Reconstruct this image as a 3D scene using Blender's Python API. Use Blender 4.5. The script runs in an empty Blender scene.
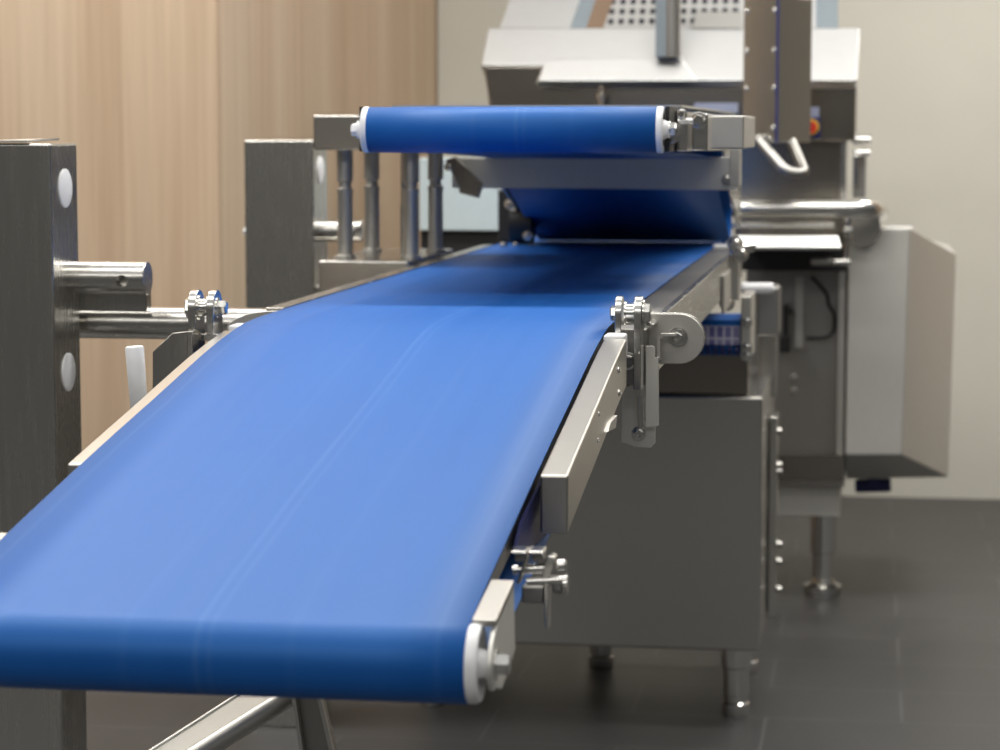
import bpy, bmesh, math
from mathutils import Vector, Matrix

# ------------------------------------------------------------------ camera
F = 2400.0                                   # focal length in pixels of a 1000 px wide frame
PIT = math.atan(243 / F)
PSI = math.atan(370 * math.cos(PIT) / F)
H = 1.30
C = bpy.context.scene.collection
cd = bpy.data.cameras.new('camera')
cam = bpy.data.objects.new('camera', cd); C.objects.link(cam)
cam.location = (0, 0, H)
cam.rotation_euler = (math.pi / 2 - PIT, 0, PSI)
cd.sensor_width = 36.0; cd.lens = 36.0 * F / 1000
cd.clip_start = 0.05; cd.clip_end = 100
cd.dof.use_dof = True; cd.dof.focus_distance = 3.05; cd.dof.aperture_fstop = 6.8
sc = bpy.context.scene
sc.camera = cam
# ------------------------------------------------------------------ exposure, world, lamps
sc.view_settings.view_transform = 'Standard'
sc.view_settings.look = 'None'
sc.view_settings.gamma = 1.0
sc.view_settings.use_curve_mapping = False
sc.view_settings.exposure = 0.0
W = bpy.data.worlds.new('hall'); sc.world = W; W.use_nodes = True
wn = W.node_tree.nodes; wl = W.node_tree.links
bg = wn['Background']; bg.inputs[1].default_value = 1.0
wtc = wn.new('ShaderNodeTexCoord'); wsep = wn.new('ShaderNodeSeparateXYZ'); wr = wn.new('ShaderNodeValToRGB')
wl.new(wtc.outputs['Generated'], wsep.inputs[0])
wl.new(wsep.outputs['Z'], wr.inputs[0])
# a dim exhibition hall: darker near eye level, lighter ceiling
wr.color_ramp.elements[0].position = 0.08; wr.color_ramp.elements[0].color = (0.075, 0.072, 0.066, 1)
wr.color_ramp.elements[1].position = 0.9; wr.color_ramp.elements[1].color = (0.60, 0.60, 0.59, 1)
wl.new(wr.outputs[0], bg.inputs[0])

def lamp(name, loc, sx, sy, power, rot=(0, 0, 0), col=(1, 0.97, 0.92)):
    l = bpy.data.lights.new(name, 'AREA'); l.shape = 'RECTANGLE'; l.size = sx; l.size_y = sy
    l.energy = power; l.color = col
    o = bpy.data.objects.new(name, l); C.objects.link(o); o.location = loc; o.rotation_euler = rot
    return o
lamp('ceiling_or_fill_light', (-0.6, 4.75, 3.5), 5.0, 0.40, 145)
lamp('ceiling_or_fill_light', (-1.0, 2.3, 3.5), 5.0, 0.40, 60)
lamp('ceiling_or_fill_light', (-0.8, -1.6, 3.4), 5.0, 1.2, 95)  # fill light added behind the camera to brighten roller and wall fronts
lamp('ceiling_or_fill_light', (-2.7, 3.8, 3.4), 0.6, 3.4, 42)  # fill light added at the left to brighten the floor and oak front
lamp('ceiling_or_fill_light', (1.3, 7.2, 3.6), 1.4, 0.60, 75)  # fill light added to brighten the pale back wall

# ------------------------------------------------------------------ helpers
FW = Vector((-math.sin(PSI) * math.cos(PIT), math.cos(PSI) * math.cos(PIT), -math.sin(PIT)))
RT = Vector((math.cos(PSI), math.sin(PSI), 0)); UP = RT.cross(FW)
def at(x, y, X=None, Y=None, Z=None):
    """survey: the point seen at pixel x, y that lies in the plane X, Y or Z = value"""
    d = FW + RT * ((x - 500) / F) - UP * ((y - 375) / F)
    t = Y / d.y if Y is not None else X / d.x if X is not None else (Z - H) / d.z
    return Vector((0, 0, H)) + d * t

class MB:
    def __init__(s): s.bm = bmesh.new()
    def _face(s, vs):
        try: return s.bm.faces.new(vs)
        except ValueError: return None
    def prism(s, poly, vec):
        vec = Vector(vec); poly = [Vector(p) for p in poly]
        a = [s.bm.verts.new(p) for p in poly]; b = [s.bm.verts.new(p + vec) for p in poly]
        n = len(a); s._face(a[::-1]); s._face(b)
        for i in range(n): s._face((a[i], a[(i + 1) % n], b[(i + 1) % n], b[i]))
        return s
    def box(s, x0, x1, y0, y1, z0, z1):
        return s.prism([(x0, y0, z0), (x1, y0, z0), (x1, y1, z0), (x0, y1, z0)], (0, 0, z1 - z0))
    def obox(s, c, size, euler=(0, 0, 0)):
        from mathutils import Euler
        m = Matrix.Translation(Vector(c)) @ Euler(euler).to_matrix().to_4x4()
        x, y, z = [v / 2 for v in size]
        p = [m @ Vector(q) for q in ((-x, -y, -z), (x, -y, -z), (x, y, -z), (-x, y, -z))]
        return s.prism(p, m.to_3x3() @ Vector((0, 0, 2 * z)))
    def lathe(s, p, axis, prof, n=28, start=0.0):
        """prof: list of (t along axis, r)"""
        p = Vector(p); ax = Vector(axis).normalized()
        u = ax.orthogonal().normalized(); 
        if abs(ax.z) < 0.9: u = (Vector((0, 0, 1)) - ax * ax.z).normalized()
        v = ax.cross(u); rings = []
        for t, r in prof:
            c = p + ax * t
            if r < 1e-6: rings.append([s.bm.verts.new(c)])
            else: rings.append([s.bm.verts.new(c + (u * math.cos(start + 2 * math.pi * i / n) + v * math.sin(start + 2 * math.pi * i / n)) * r) for i in range(n)])
        for a, b in zip(rings, rings[1:]):
            for i in range(n):
                j = (i + 1) % n
                if len(a) == 1 and len(b) == 1: continue
                if len(a) == 1: s._face((a[0], b[j], b[i]))
                elif len(b) == 1: s._face((a[i], a[j], b[0]))
                else: s._face((a[i], a[j], b[j], b[i]))
        if len(rings[0]) > 1: s._face(rings[0][::-1])
        if len(rings[-1]) > 1: s._face(rings[-1])
        return s
    def cyl(s, p0, p1, r, r1=None, n=28, ch=0.0):
        p0 = Vector(p0); p1 = Vector(p1); L = (p1 - p0).length; r1 = r if r1 is None else r1
        if ch: return s.lathe(p0, p1 - p0, [(0, r - ch), (ch, r), (L - ch, r1), (L, r1 - ch)], n)
        return s.lathe(p0, p1 - p0, [(0, r), (L, r1)], n)
    def hexbolt(s, p, axis, r=0.008, h=0.007, washer=True):
        t = 0.0
        if washer:
            s.lathe(p, axis, [(0, r * 1.35), (0.0018, r * 1.35), (0.002, r * 1.25)], 24); t = 0.0015
        s.lathe(Vector(p) + Vector(axis).normalized() * t, axis, [(0, r), (h * .8, r), (h, r * .82)], 6, 0.3)
        return s
    def capscrew(s, p, axis, r=0.007, h=0.006):
        s.lathe(p, axis, [(0, r * 1.4), (0.0016, r * 1.4), (0.0018, r), (h * .7, r), (h, r * .7), (h, r * .42), (h * .6, r * .38), (h * .6, 0)], 24)
        return s
    def tube(s, path, r, n=16, fillet=0.0, seg=6):
        P = [Vector(p) for p in path]
        if fillet:
            Q = [P[0]]
            for i in range(1, len(P) - 1):
                a = (P[i - 1] - P[i]); b = (P[i + 1] - P[i]); f = min(fillet, a.length * .45, b.length * .45)
                a = P[i] + a.normalized() * f; b = P[i] + b.normalized() * f
                for k in range(seg + 1):
                    t = k / seg; Q.append(a * (1 - t) ** 2 + P[i] * 2 * t * (1 - t) + b * t * t)
            Q.append(P[-1]); P = Q
        rings = []; u = None
        for i, p in enumerate(P):
            d = (P[min(i + 1, len(P) - 1)] - P[max(i - 1, 0)]).normalized()
            if u is None: u = d.orthogonal().normalized()
            u = (u - d * u.dot(d)).normalized(); v = d.cross(u)
            rings.append([s.bm.verts.new(p + (u * math.cos(2 * math.pi * k / n) + v * math.sin(2 * math.pi * k / n)) * r) for k in range(n)])
        for a, b in zip(rings, rings[1:]):
            for i in range(n): s._face((a[i], a[(i + 1) % n], b[(i + 1) % n], b[i]))
        s._face(rings[0][::-1]); s._face(rings[-1])
        return s
    def strip(s, prof, x0, x1):
        """open YZ profile swept along X"""
        a = [s.bm.verts.new((x0, y, z)) for y, z in prof]; b = [s.bm.verts.new((x1, y, z)) for y, z in prof]
        for i in range(len(a) - 1): s._face((a[i], a[i + 1], b[i + 1], b[i]))
        return s
    def solid(s, prof, x0, x1):
        return s.prism([(x0, y, z) for y, z in prof], (x1 - x0, 0, 0))
    def hull(s, front, back):
        a = [s.bm.verts.new(p) for p in front]; b = [s.bm.verts.new(p) for p in back]; n = len(a)
        s._face(a); s._face(b[::-1])
        for i in range(n): s._face((a[i], b[i], b[(i + 1) % n], a[(i + 1) % n]))
        return s

def root_of(o):
    while o.parent: o = o.parent
    return o
def part(name, mb, mat, parent=None, bevel=0.0, smooth=35, label=None, seg=2, solidify=0.0):
    bm = mb.bm
    bmesh.ops.recalc_face_normals(bm, faces=bm.faces)
    if parent:
        bmesh.ops.translate(bm, verts=bm.verts, vec=-root_of(parent).location)
    me = bpy.data.meshes.new(name); bm.to_mesh(me); bm.free()
    for p in me.polygons: p.use_smooth = True
    me.set_sharp_from_angle(angle=math.radians(smooth))
    me.materials.append(mat)
    o = bpy.data.objects.new(name, me); C.objects.link(o)
    if parent: o.parent = parent
    if solidify:
        m = o.modifiers.new('thickness', 'SOLIDIFY'); m.thickness = solidify; m.offset = 0
    if bevel:
        m = o.modifiers.new('bevel', 'BEVEL'); m.width = bevel; m.segments = seg; m.limit_method = 'ANGLE'
        m.angle_limit = math.radians(40); m.harden_normals = True
    if label: o['label'] = label
    return o
def thing(name, label, cat, loc, group=None):
    o = bpy.data.objects.new(name, None); C.objects.link(o); o.location = loc
    o.empty_display_size = 0.1
    o['label'] = label; o['category'] = cat
    if group: o['group'] = group
    return o
def structure(name, mb, mat, **k):
    o = part(name, mb, mat, **k); o['kind'] = 'structure'; return o
def cut(o, mb):
    """bore a hole through a part: subtract a shape from its mesh"""
    bm = mb.bm; bmesh.ops.recalc_face_normals(bm, faces=bm.faces)
    bmesh.ops.translate(bm, verts=bm.verts, vec=-root_of(o).location)
    me = bpy.data.meshes.new('bore'); bm.to_mesh(me); bm.free()
    c = bpy.data.objects.new('bore', me); C.objects.link(c)
    c.parent = o.parent
    bpy.context.view_layer.update()
    m = o.modifiers.new('bore', 'BOOLEAN'); m.object = c; m.operation = 'DIFFERENCE'; m.solver = 'EXACT'
    dg = bpy.context.evaluated_depsgraph_get()
    nm = bpy.data.meshes.new_from_object(o.evaluated_get(dg))
    o.modifiers.remove(m); o.data = nm
    bpy.data.objects.remove(c)

# ------------------------------------------------------------------ materials
def new_mat(name):
    m = bpy.data.materials.new(name); m.use_nodes = True
    return m, m.node_tree.nodes, m.node_tree.links, m.node_tree.nodes['Principled BSDF']
def metal(name, col, rough, stretch=(60, 60, 2), amount=0.12, metallic=1.0):
    m, n, l, b = new_mat(name)
    b.inputs['Metallic'].default_value = metallic
    tc = n.new('ShaderNodeTexCoord'); mp = n.new('ShaderNodeMapping'); mp.inputs['Scale'].default_value = stretch
    nz = n.new('ShaderNodeTexNoise'); nz.inputs['Scale'].default_value = 8; nz.inputs['Detail'].default_value = 4
    l.new(tc.outputs['Object'], mp.inputs[0]); l.new(mp.outputs[0], nz.inputs['Vector'])
    r = n.new('ShaderNodeMapRange'); r.inputs['To Min'].default_value = rough - amount * .6; r.inputs['To Max'].default_value = rough + amount * .6
    l.new(nz.outputs[0], r.inputs['Value']); l.new(r.outputs[0], b.inputs['Roughness'])
    mx = n.new('ShaderNodeMix'); mx.data_type = 'RGBA'
    mx.inputs['A'].default_value = (*[c * .92 for c in col], 1); mx.inputs['B'].default_value = (*[min(1, c * 1.06) for c in col], 1)
    l.new(nz.outputs[0], mx.inputs['Factor']); l.new(mx.outputs['Result'], b.inputs['Base Color'])
    bp = n.new('ShaderNodeBump'); bp.inputs['Strength'].default_value = 0.015; bp.inputs['Distance'].default_value = 0.001
    l.new(nz.outputs[0], bp.inputs['Height']); l.new(bp.outputs[0], b.inputs['Normal'])
    return m
def plain(name, col, rough=0.5, spec=0.5, bump=0.03, scale=60):
    m, n, l, b = new_mat(name)
    tc = n.new('ShaderNodeTexCoord'); nz = n.new('ShaderNodeTexNoise'); nz.inputs['Scale'].default_value = scale
    l.new(tc.outputs['Object'], nz.inputs['Vector'])
    mx = n.new('ShaderNodeMix'); mx.data_type = 'RGBA'
    mx.inputs['A'].default_value = (*[c * .93 for c in col], 1); mx.inputs['B'].default_value = (*[min(1, c * 1.05) for c in col], 1)
    l.new(nz.outputs[0], mx.inputs['Factor']); l.new(mx.outputs['Result'], b.inputs['Base Color'])
    b.inputs['Roughness'].default_value = rough; b.inputs['Specular IOR Level'].default_value = spec
    return m
STEEL = metal('brushed_steel', (0.60, 0.585, 0.55), 0.25, amount=0.08)
STEEL_H = metal('brushed_steel_lengthwise', (0.60, 0.585, 0.55), 0.26, (60, 2, 60), 0.08)
STEEL_X = metal('brushed_steel_crosswise', (0.60, 0.585, 0.55), 0.26, (2, 60, 60), 0.08)
BRIGHT = metal('polished_steel', (0.72, 0.71, 0.68), 0.2, (20, 20, 20), 0.06)
SATIN = metal('satin_steel', (0.58, 0.565, 0.53), 0.47, (40, 40, 40), 0.08)
MATTE = metal('matte_blasted_steel', (0.72, 0.71, 0.67), 0.60, (30, 30, 3), 0.08)
RAIL = metal('rail_steel', (0.60, 0.58, 0.54), 0.32, (40, 40, 40), 0.06)
COLUMN = metal('column_steel', (0.58, 0.565, 0.53), 0.27, (22, 22, 1.2), 0.03)
HOODM = metal('hood_steel', (0.72, 0.715, 0.70), 0.42, (3, 40, 40), 0.08)
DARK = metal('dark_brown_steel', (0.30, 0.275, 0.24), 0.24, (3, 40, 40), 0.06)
DULL = metal('dull_steel', (0.36, 0.35, 0.33), 0.42, (30, 30, 30), 0.1)
WHITE = plain('white_plastic', (0.87, 0.875, 0.89), 0.4)
BLACK = plain('black_plastic', (0.012, 0.012, 0.013), 0.45)
PALE = plain('pale_blue_enamel', (0.50, 0.58, 0.60), 0.3)
RED = plain('red_plastic', (0.65, 0.04, 0.02), 0.4)
YELLOW = plain('yellow_plastic', (0.85, 0.55, 0.03), 0.4)
NAVY = plain('navy_plastic', (0.015, 0.02, 0.12), 0.4)
LABEL_REFLECTION_BLUE = plain('grey_blue_label_and_reflection', (0.30, 0.33, 0.45), 0.5)
BROWNSTRIP = plain('brown_strip', (0.19, 0.125, 0.08), 0.5)
BLUEGREY = plain('blue_grey_enamel', (0.20, 0.235, 0.26), 0.4)

def belt_mat(name, deep, pale, rough):
    m, n, l, b = new_mat(name)
    tc = n.new('ShaderNodeTexCoord'); mp = n.new('ShaderNodeMapping'); mp.inputs['Scale'].default_value = (26, 0.9, 0.9)
    nz = n.new('ShaderNodeTexNoise'); nz.inputs['Scale'].default_value = 1.0; nz.inputs['Detail'].default_value = 3
    l.new(tc.outputs['Object'], mp.inputs[0]); l.new(mp.outputs[0], nz.inputs['Vector'])
    rp = n.new('ShaderNodeValToRGB'); rp.color_ramp.elements[0].position = .3; rp.color_ramp.elements[1].position = .8
    rp.color_ramp.elements[0].color = (*deep, 1); rp.color_ramp.elements[1].color = (*pale, 1)
    l.new(nz.outputs[0], rp.inputs[0])
    # faint pale fold lines running along the belt
    sx = n.new('ShaderNodeSeparateXYZ'); l.new(tc.outputs['Object'], sx.inputs[0])
    wob = n.new('ShaderNodeTexNoise'); wob.inputs['Scale'].default_value = 1.6; l.new(tc.outputs['Object'], wob.inputs['Vector'])
    wa = n.new('ShaderNodeMath'); wa.operation = 'MULTIPLY_ADD'; wa.inputs[1].default_value = .016; l.new(wob.outputs[0], wa.inputs[0]); l.new(sx.outputs['X'], wa.inputs[2])
    mr = n.new('ShaderNodeMapRange'); mr.inputs['From Min'].default_value = -.26; mr.inputs['From Max'].default_value = .26; l.new(wa.outputs[0], mr.inputs['Value'])
    fr_ = n.new('ShaderNodeValToRGB'); l.new(mr.outputs[0], fr_.inputs[0]); e = fr_.color_ramp.elements; e[0].color = e[1].color = (0, 0, 0, 1)
    for p, w, v in ((.062, .008, .7), (.40, .012, .25), (.532, .008, .8), (.556, .007, .5), (.70, .015, .2), (.955, .008, .5)):
        for q, u in ((p - w, 0), (p, v * .33), (p + w, 0)):
            k = e.new(q); k.color = (u, u, u, 1)
    fm = n.new('ShaderNodeMix'); fm.data_type = 'RGBA'; fm.inputs['B'].default_value = (.085, .20, .50, 1)
    l.new(fr_.outputs[0], fm.inputs['Factor']); l.new(rp.outputs[0], fm.inputs['A']); l.new(fm.outputs['Result'], b.inputs['Base Color'])
    r = n.new('ShaderNodeMapRange'); r.inputs['To Min'].default_value = rough - .06; r.inputs['To Max'].default_value = rough + .08
    l.new(nz.outputs[0], r.inputs['Value']); l.new(r.outputs[0], b.inputs['Roughness'])
    b.inputs['Specular Tint'].default_value = (0.60, 0.93, 1.0, 1); b.inputs['Specular IOR Level'].default_value = 0.40
    f = n.new('ShaderNodeTexNoise'); f.inputs['Scale'].default_value = 420
    l.new(tc.outputs['Object'], f.inputs['Vector'])
    bp = n.new('ShaderNodeBump'); bp.inputs['Strength'].default_value = 0.05; bp.inputs['Distance'].default_value = 0.001
    l.new(f.outputs[0], bp.inputs['Height']); l.new(bp.outputs[0], b.inputs['Normal'])
    return m
BELT = belt_mat('blue_belt', (0.007, 0.094, 0.380), (0.010, 0.104, 0.402), 0.5)

def modular_mat():
    m, n, l, b = new_mat('modular_belt_links')
    tc = n.new('ShaderNodeTexCoord'); mp = n.new('ShaderNodeMapping'); mp.inputs['Scale'].default_value = (1, 1, 1)
    br = n.new('ShaderNodeTexBrick'); br.offset = 0.0
    br.inputs['Color1'].default_value = (0.16, 0.15, 0.42, 1); br.inputs['Color2'].default_value = (0.42, 0.40, 0.62, 1)
    br.inputs['Mortar'].default_value = (0.75, 0.74, 0.85, 1)
    br.inputs['Scale'].default_value = 1.0; br.inputs['Mortar Size'].default_value = 0.0022
    br.inputs['Brick Width'].default_value = 0.017; br.inputs['Row Height'].default_value = 0.027
    sp = n.new('ShaderNodeSeparateXYZ'); cb = n.new('ShaderNodeCombineXYZ')
    l.new(tc.outputs['Object'], sp.inputs[0]); l.new(sp.outputs['X'], cb.inputs['X']); l.new(sp.outputs['Z'], cb.inputs['Y'])
    l.new(cb.outputs[0], br.inputs['Vector']); l.new(br.outputs[0], b.inputs['Base Color'])
    b.inputs['Roughness'].default_value = .4
    return m
def wood_mat():
    m, n, l, b = new_mat('light_oak_veneer')
    tc = n.new('ShaderNodeTexCoord')
    def noise(scale, vec, det, rough=.55):
        mp = n.new('ShaderNodeMapping'); mp.inputs['Scale'].default_value = vec
        z = n.new('ShaderNodeTexNoise'); z.inputs['Scale'].default_value = scale; z.inputs['Detail'].default_value = det; z.inputs['Roughness'].default_value = rough
        l.new(tc.outputs['Object'], mp.inputs[0]); l.new(mp.outputs[0], z.inputs['Vector']); return z
    a = noise(1.0, (6.5, 5, .2), 3); f = noise(1.0, (48, 40, .8), 5, .7)
    rp = n.new('ShaderNodeValToRGB'); e = rp.color_ramp.elements
    e[0].position = .28; e[0].color = (0.45, 0.32, 0.215, 1)
    e[1].position = .74; e[1].color = (0.58, 0.465, 0.345, 1)
    x = e.new(.5); x.color = (0.525, 0.395, 0.28, 1)
    l.new(a.outputs[0], rp.inputs[0])
    r2 = n.new('ShaderNodeValToRGB'); r2.color_ramp.elements[0].position = .3; r2.color_ramp.elements[0].color = (.82, .80, .78, 1)
    r2.color_ramp.elements[1].position = .7; r2.color_ramp.elements[1].color = (1.05, 1.05, 1.05, 1)
    l.new(f.outputs[0], r2.inputs[0])
    mx = n.new('ShaderNodeMix'); mx.data_type = 'RGBA'; mx.blend_type = 'MULTIPLY'; mx.inputs['Factor'].default_value = 1
    l.new(rp.outputs[0], mx.inputs['A']); l.new(r2.outputs[0], mx.inputs['B']); l.new(mx.outputs['Result'], b.inputs['Base Color'])
    b.inputs['Roughness'].default_value = .6; b.inputs['Specular IOR Level'].default_value = .25
    return m
def tile_mat():
    m, n, l, b = new_mat('dark_floor_tile')
    tc = n.new('ShaderNodeTexCoord'); mp = n.new('ShaderNodeMapping'); mp.inputs['Location'].default_value = (0.21, 0.12, 0)
    mp.inputs['Rotation'].default_value = (0, 0, 0)
    br = n.new('ShaderNodeTexBrick'); br.offset = .5
    br.inputs['Scale'].default_value = 1; br.inputs['Brick Width'].default_value = .6; br.inputs['Row Height'].default_value = .3
    br.inputs['Mortar Size'].default_value = .0035; br.inputs['Bias'].default_value = 0
    br.inputs['Color1'].default_value = (0.050, 0.050, 0.050, 1); br.inputs['Color2'].default_value = (0.055, 0.055, 0.055, 1)
    br.inputs['Mortar'].default_value = (0.085, 0.085, 0.085, 1)
    l.new(tc.outputs['Object'], mp.inputs[0]); l.new(mp.outputs[0], br.inputs['Vector'])
    nz = n.new('ShaderNodeTexNoise'); nz.inputs['Scale'].default_value = 4; nz.inputs['Detail'].default_value = 5
    l.new(tc.outputs['Object'], nz.inputs['Vector'])
    r = n.new('ShaderNodeMapRange'); r.inputs['To Min'].default_value = .85; r.inputs['To Max'].default_value = 1.15
    l.new(nz.outputs[0], r.inputs['Value'])
    mx = n.new('ShaderNodeMix'); mx.data_type = 'RGBA'; mx.blend_type = 'MULTIPLY'; mx.inputs['Factor'].default_value = 1
    l.new(br.outputs[0], mx.inputs['A']); l.new(r.outputs[0], mx.inputs['B']); l.new(mx.outputs['Result'], b.inputs['Base Color'])
    b.inputs['Roughness'].default_value = .42; b.inputs['Specular IOR Level'].default_value = .4
    return m
def perforated_mat():
    m, n, l, b = new_mat('perforated_steel')
    tc = n.new('ShaderNodeTexCoord'); mp = n.new('ShaderNodeMapping'); mp.inputs['Scale'].default_value = (36, 36, 36)
    l.new(tc.outputs['UV'], mp.inputs[0])
    vm = n.new('ShaderNodeVectorMath'); vm.operation = 'FRACTION'; l.new(mp.outputs[0], vm.inputs[0])
    vs = n.new('ShaderNodeVectorMath'); vs.operation = 'SUBTRACT'; vs.inputs[1].default_value = (.5, .5, 0); l.new(vm.outputs[0], vs.inputs[0])
    ln = n.new('ShaderNodeVectorMath'); ln.operation = 'LENGTH'; l.new(vs.outputs[0], ln.inputs[0])
    lt = n.new('ShaderNodeMath'); lt.operation = 'LESS_THAN'; lt.inputs[1].default_value = .31; l.new(ln.outputs['Value'], lt.inputs[0])
    mx = n.new('ShaderNodeMix'); mx.data_type = 'RGBA'; mx.inputs['A'].default_value = (.50, .495, .48, 1); mx.inputs['B'].default_value = (.05, .05, .055, 1)
    l.new(lt.outputs[0], mx.inputs['Factor']); l.new(mx.outputs['Result'], b.inputs['Base Color'])
    iv = n.new('ShaderNodeMath'); iv.operation = 'SUBTRACT'; iv.inputs[0].default_value = 1; l.new(lt.outputs[0], iv.inputs[1])
    l.new(iv.outputs[0], b.inputs['Metallic']); l.new(iv.outputs[0], b.inputs['Specular IOR Level']); b.inputs['Roughness'].default_value = .55
    return m
WOOD = wood_mat(); TILE = tile_mat(); PERF = perforated_mat(); MODULAR = modular_mat()
PAINT = plain('warm_grey_wall_paint', (0.72, 0.71, 0.64), 0.7, 0.2, scale=3)

# ------------------------------------------------------------------ the room
structure('floor', MB().box(-7, 6, -4, 8.72, -0.1, 0), TILE)
structure('wall_back', MB().box(-1.55, 6, 8.62, 8.72, 0, 3.8), PAINT)
structure('brown_reflector_wall', MB().box(1.6, 1.8, 7.2, 8.62, 0, 3.8), WOOD)  # added out of view, gives the discharge hood something brown to reflect
structure('wall_left', MB().box(-7, -1.555, 5.65, 8.72, 0, 3.8), WOOD, bevel=0.004)

# ------------------------------------------------------------------ the long belt conveyor
XL, XR = -0.855, -0.348                     # belt edges
ZT = 1.038                                  # top of the level run
RC = (2.092, 0.8245); RR = 0.0355             # nose roller
TOP = [(2.20, .8805), (2.35, .9055), (2.5, .9305), (2.65, .954), (2.8, .9765), (2.92, .9953), (3.02, 1.0107), (3.1, 1.0215), (3.18, 1.0305), (3.235, 1.0350), (3.30, 1.0370), (3.40, 1.0378), (3.55, ZT), (4.5, ZT), (5.95, ZT)]
def ztop(y):
    for (a, za), (b, zb) in zip([(2.0, .852)] + TOP, TOP):
        if a <= y <= b: return za + (zb - za) * (y - a) / (b - a)
    return ZT
conv = thing('belt_conveyor', 'long blue belt conveyor running from the foreground nose roller up to the slicing machine', 'conveyor', (-0.60, 3.2, 0))
def arc(cy, cz, r, a0, a1, n):
    return [(cy + r * math.cos(math.radians(a0 + (a1 - a0) * i / n)), cz + r * math.sin(math.radians(a0 + (a1 - a0) * i / n))) for i in range(n + 1)]
loop = TOP + arc(5.95, ZT - .035, .035, 90, -90, 12) + [(3.6, ZT - .075), (3.15, .95), (2.75, .865), (2.3, .808)] + arc(RC[0], RC[1], RR, 281, 99, 26)
mb = MB()
NX = 6; cols = []
for y, z in loop: cols.append([mb.bm.verts.new((XL + (XR - XL) * i / NX, y, z)) for i in range(NX + 1)])
for i in range(len(cols)):
    a, b = cols[i], cols[(i + 1) % len(cols)]
    for k in range(NX): mb._face((a[k], a[k + 1], b[k + 1], b[k]))
part('belt', mb, BELT, conv, smooth=60, solidify=0.0022)
# slider bed inside the belt loop
bed = [(2.16, .868), (2.5, .922), (2.92, .986), (3.1, 1.011), (3.33, 1.029), (5.9, 1.031), (5.9, 1.0), (3.3, .995), (2.9, .94), (2.2, .835)]
part('slider_bed', MB().solid(bed, XL + .012, XR - .012), DULL, conv)
part('nose_roller', MB().cyl((XL + .002, *RC), (XR - .002, *RC), RR - .002, n=40), DULL, conv)

# white flanges and the steel cheeks at the nose
def nose(sx):
    x = XR if sx > 0 else XL
    fl = part('roller_flange', MB().lathe((x - sx * .002, *RC), (sx, 0, 0), [(0, .034), (0, .0355), (.003, .0360), (.009, .0360), (.0125, .0340), (.0125, .027), (.008, .024), (.008, .015), (.0125, .0135), (.019, .0125), (.019, 0)], 48), WHITE, conv, label='white plastic roller flange')
    xo = x + sx * .0185
    # cheek: side plate with a rounded end around the axle, plus the channel top
    tip = arc(RC[0], RC[1], .024, 215, 335, 8)
    end = 2.205 if sx > 0 else 2.30
    prof = [(2.062, .853), *[(y, z) for y, z in tip][::1]]
    prof = [(RC[0] - .012, RC[1] + .022)] + arc(RC[0], RC[1], .024, 150, 290, 8) + [(RC[0] + .04, RC[1] - .032), (end + .01, ztop(end) - .070), (end, ztop(end) - .004), (2.11, ztop(2.11) - .004)]
    part('nose_cheek', MB().solid(prof, xo, xo + sx * .0045), MATTE, conv, bevel=.0012)
    x0 = x + sx * .001
    cp = [(2.095, ztop(2.095) - .001), (end, ztop(end) - .001), (end, ztop(end) - .008), (2.095, ztop(2.095) - .008)]
    part('nose_cover', MB().solid(cp, x0, xo + sx * .0045), RAIL, conv, bevel=.0012)
    mbb = MB().hexbolt((xo + sx * .004, *RC), (sx, 0, 0), .0105, .012)
    part('axle_bolt', mbb, BRIGHT, conv)
nose(1); nose(-1)

# quick-release clamp behind the nose cheek, on the right edge
Yc = 2.30
def c_(x, y, dy=0.0): return at(x, y, Y=Yc + dy)
for q in ((513.5, 528), (531, 545.5)):
    a, b = c_(q[0], 543.5), c_(q[1], 551)
    part('clamp_tab', MB().box(a.x, b.x, Yc - .018, Yc + .012, b.z - .001, a.z - .004), BRIGHT, conv, bevel=.003)
    part('clamp_block', MB().box(a.x + .002, b.x - .001, Yc - .008, Yc + .012, b.z - .010, b.z - .001), DULL, conv, bevel=.002)
part('clamp_plate', MB().prism([c_(527.5, 549, -.012), c_(530.5, 549, -.012), c_(519.5, 584, -.012), c_(516, 584, -.012)], (0, .022, 0)), BRIGHT, conv, bevel=.0008)
part('clamp_axle', MB().cyl(c_(513, 570), c_(545, 568), .0048), BRIGHT, conv)
part('clamp_axle', MB().cyl(c_(527, 581.5, -.004), c_(568, 579.5, -.004), .0042, .0052), BRIGHT, conv)
part('clamp_plate', MB().prism([c_(*q, -.008) for q in ((547, 557), (551, 555.5), (555, 558), (554, 566), (551, 574), (549, 588), (548, 630), (545, 630), (543, 588), (542, 575), (544, 566))], (0, .02, 0)), BRIGHT, conv, bevel=.0012)
part('clamp_stud', MB().cyl(c_(556, 565.5), c_(567, 565), .0058, n=20, ch=.002), BRIGHT, conv)
part('clamp_nut', MB().lathe(c_(553, 584), (1, 0, 0), [(0, .0085), (.002, .0095), (.009, .0095), (.0095, .007)], 6), DULL, conv)
part('clamp_nut', MB().lathe(c_(564, 584), (1, 0, 0), [(0, .0105), (.004, .0105)], 20), BRIGHT, conv)
part('clamp_block', MB().box(c_(522, 590).x, c_(544, 590).x, Yc - .003, Yc + .02, c_(530, 603).z, c_(530, 586).z), DULL, conv, bevel=.002)
part('return_belt_patch', MB().prism([at(*q, X=XR - .006) for q in ((545, 470), (546, 532), (534, 544), (512, 552), (520, 520))], (.003, 0, 0)), NAVY, conv)  # navy sheet added for the return belt and dark gap under the edge

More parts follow.
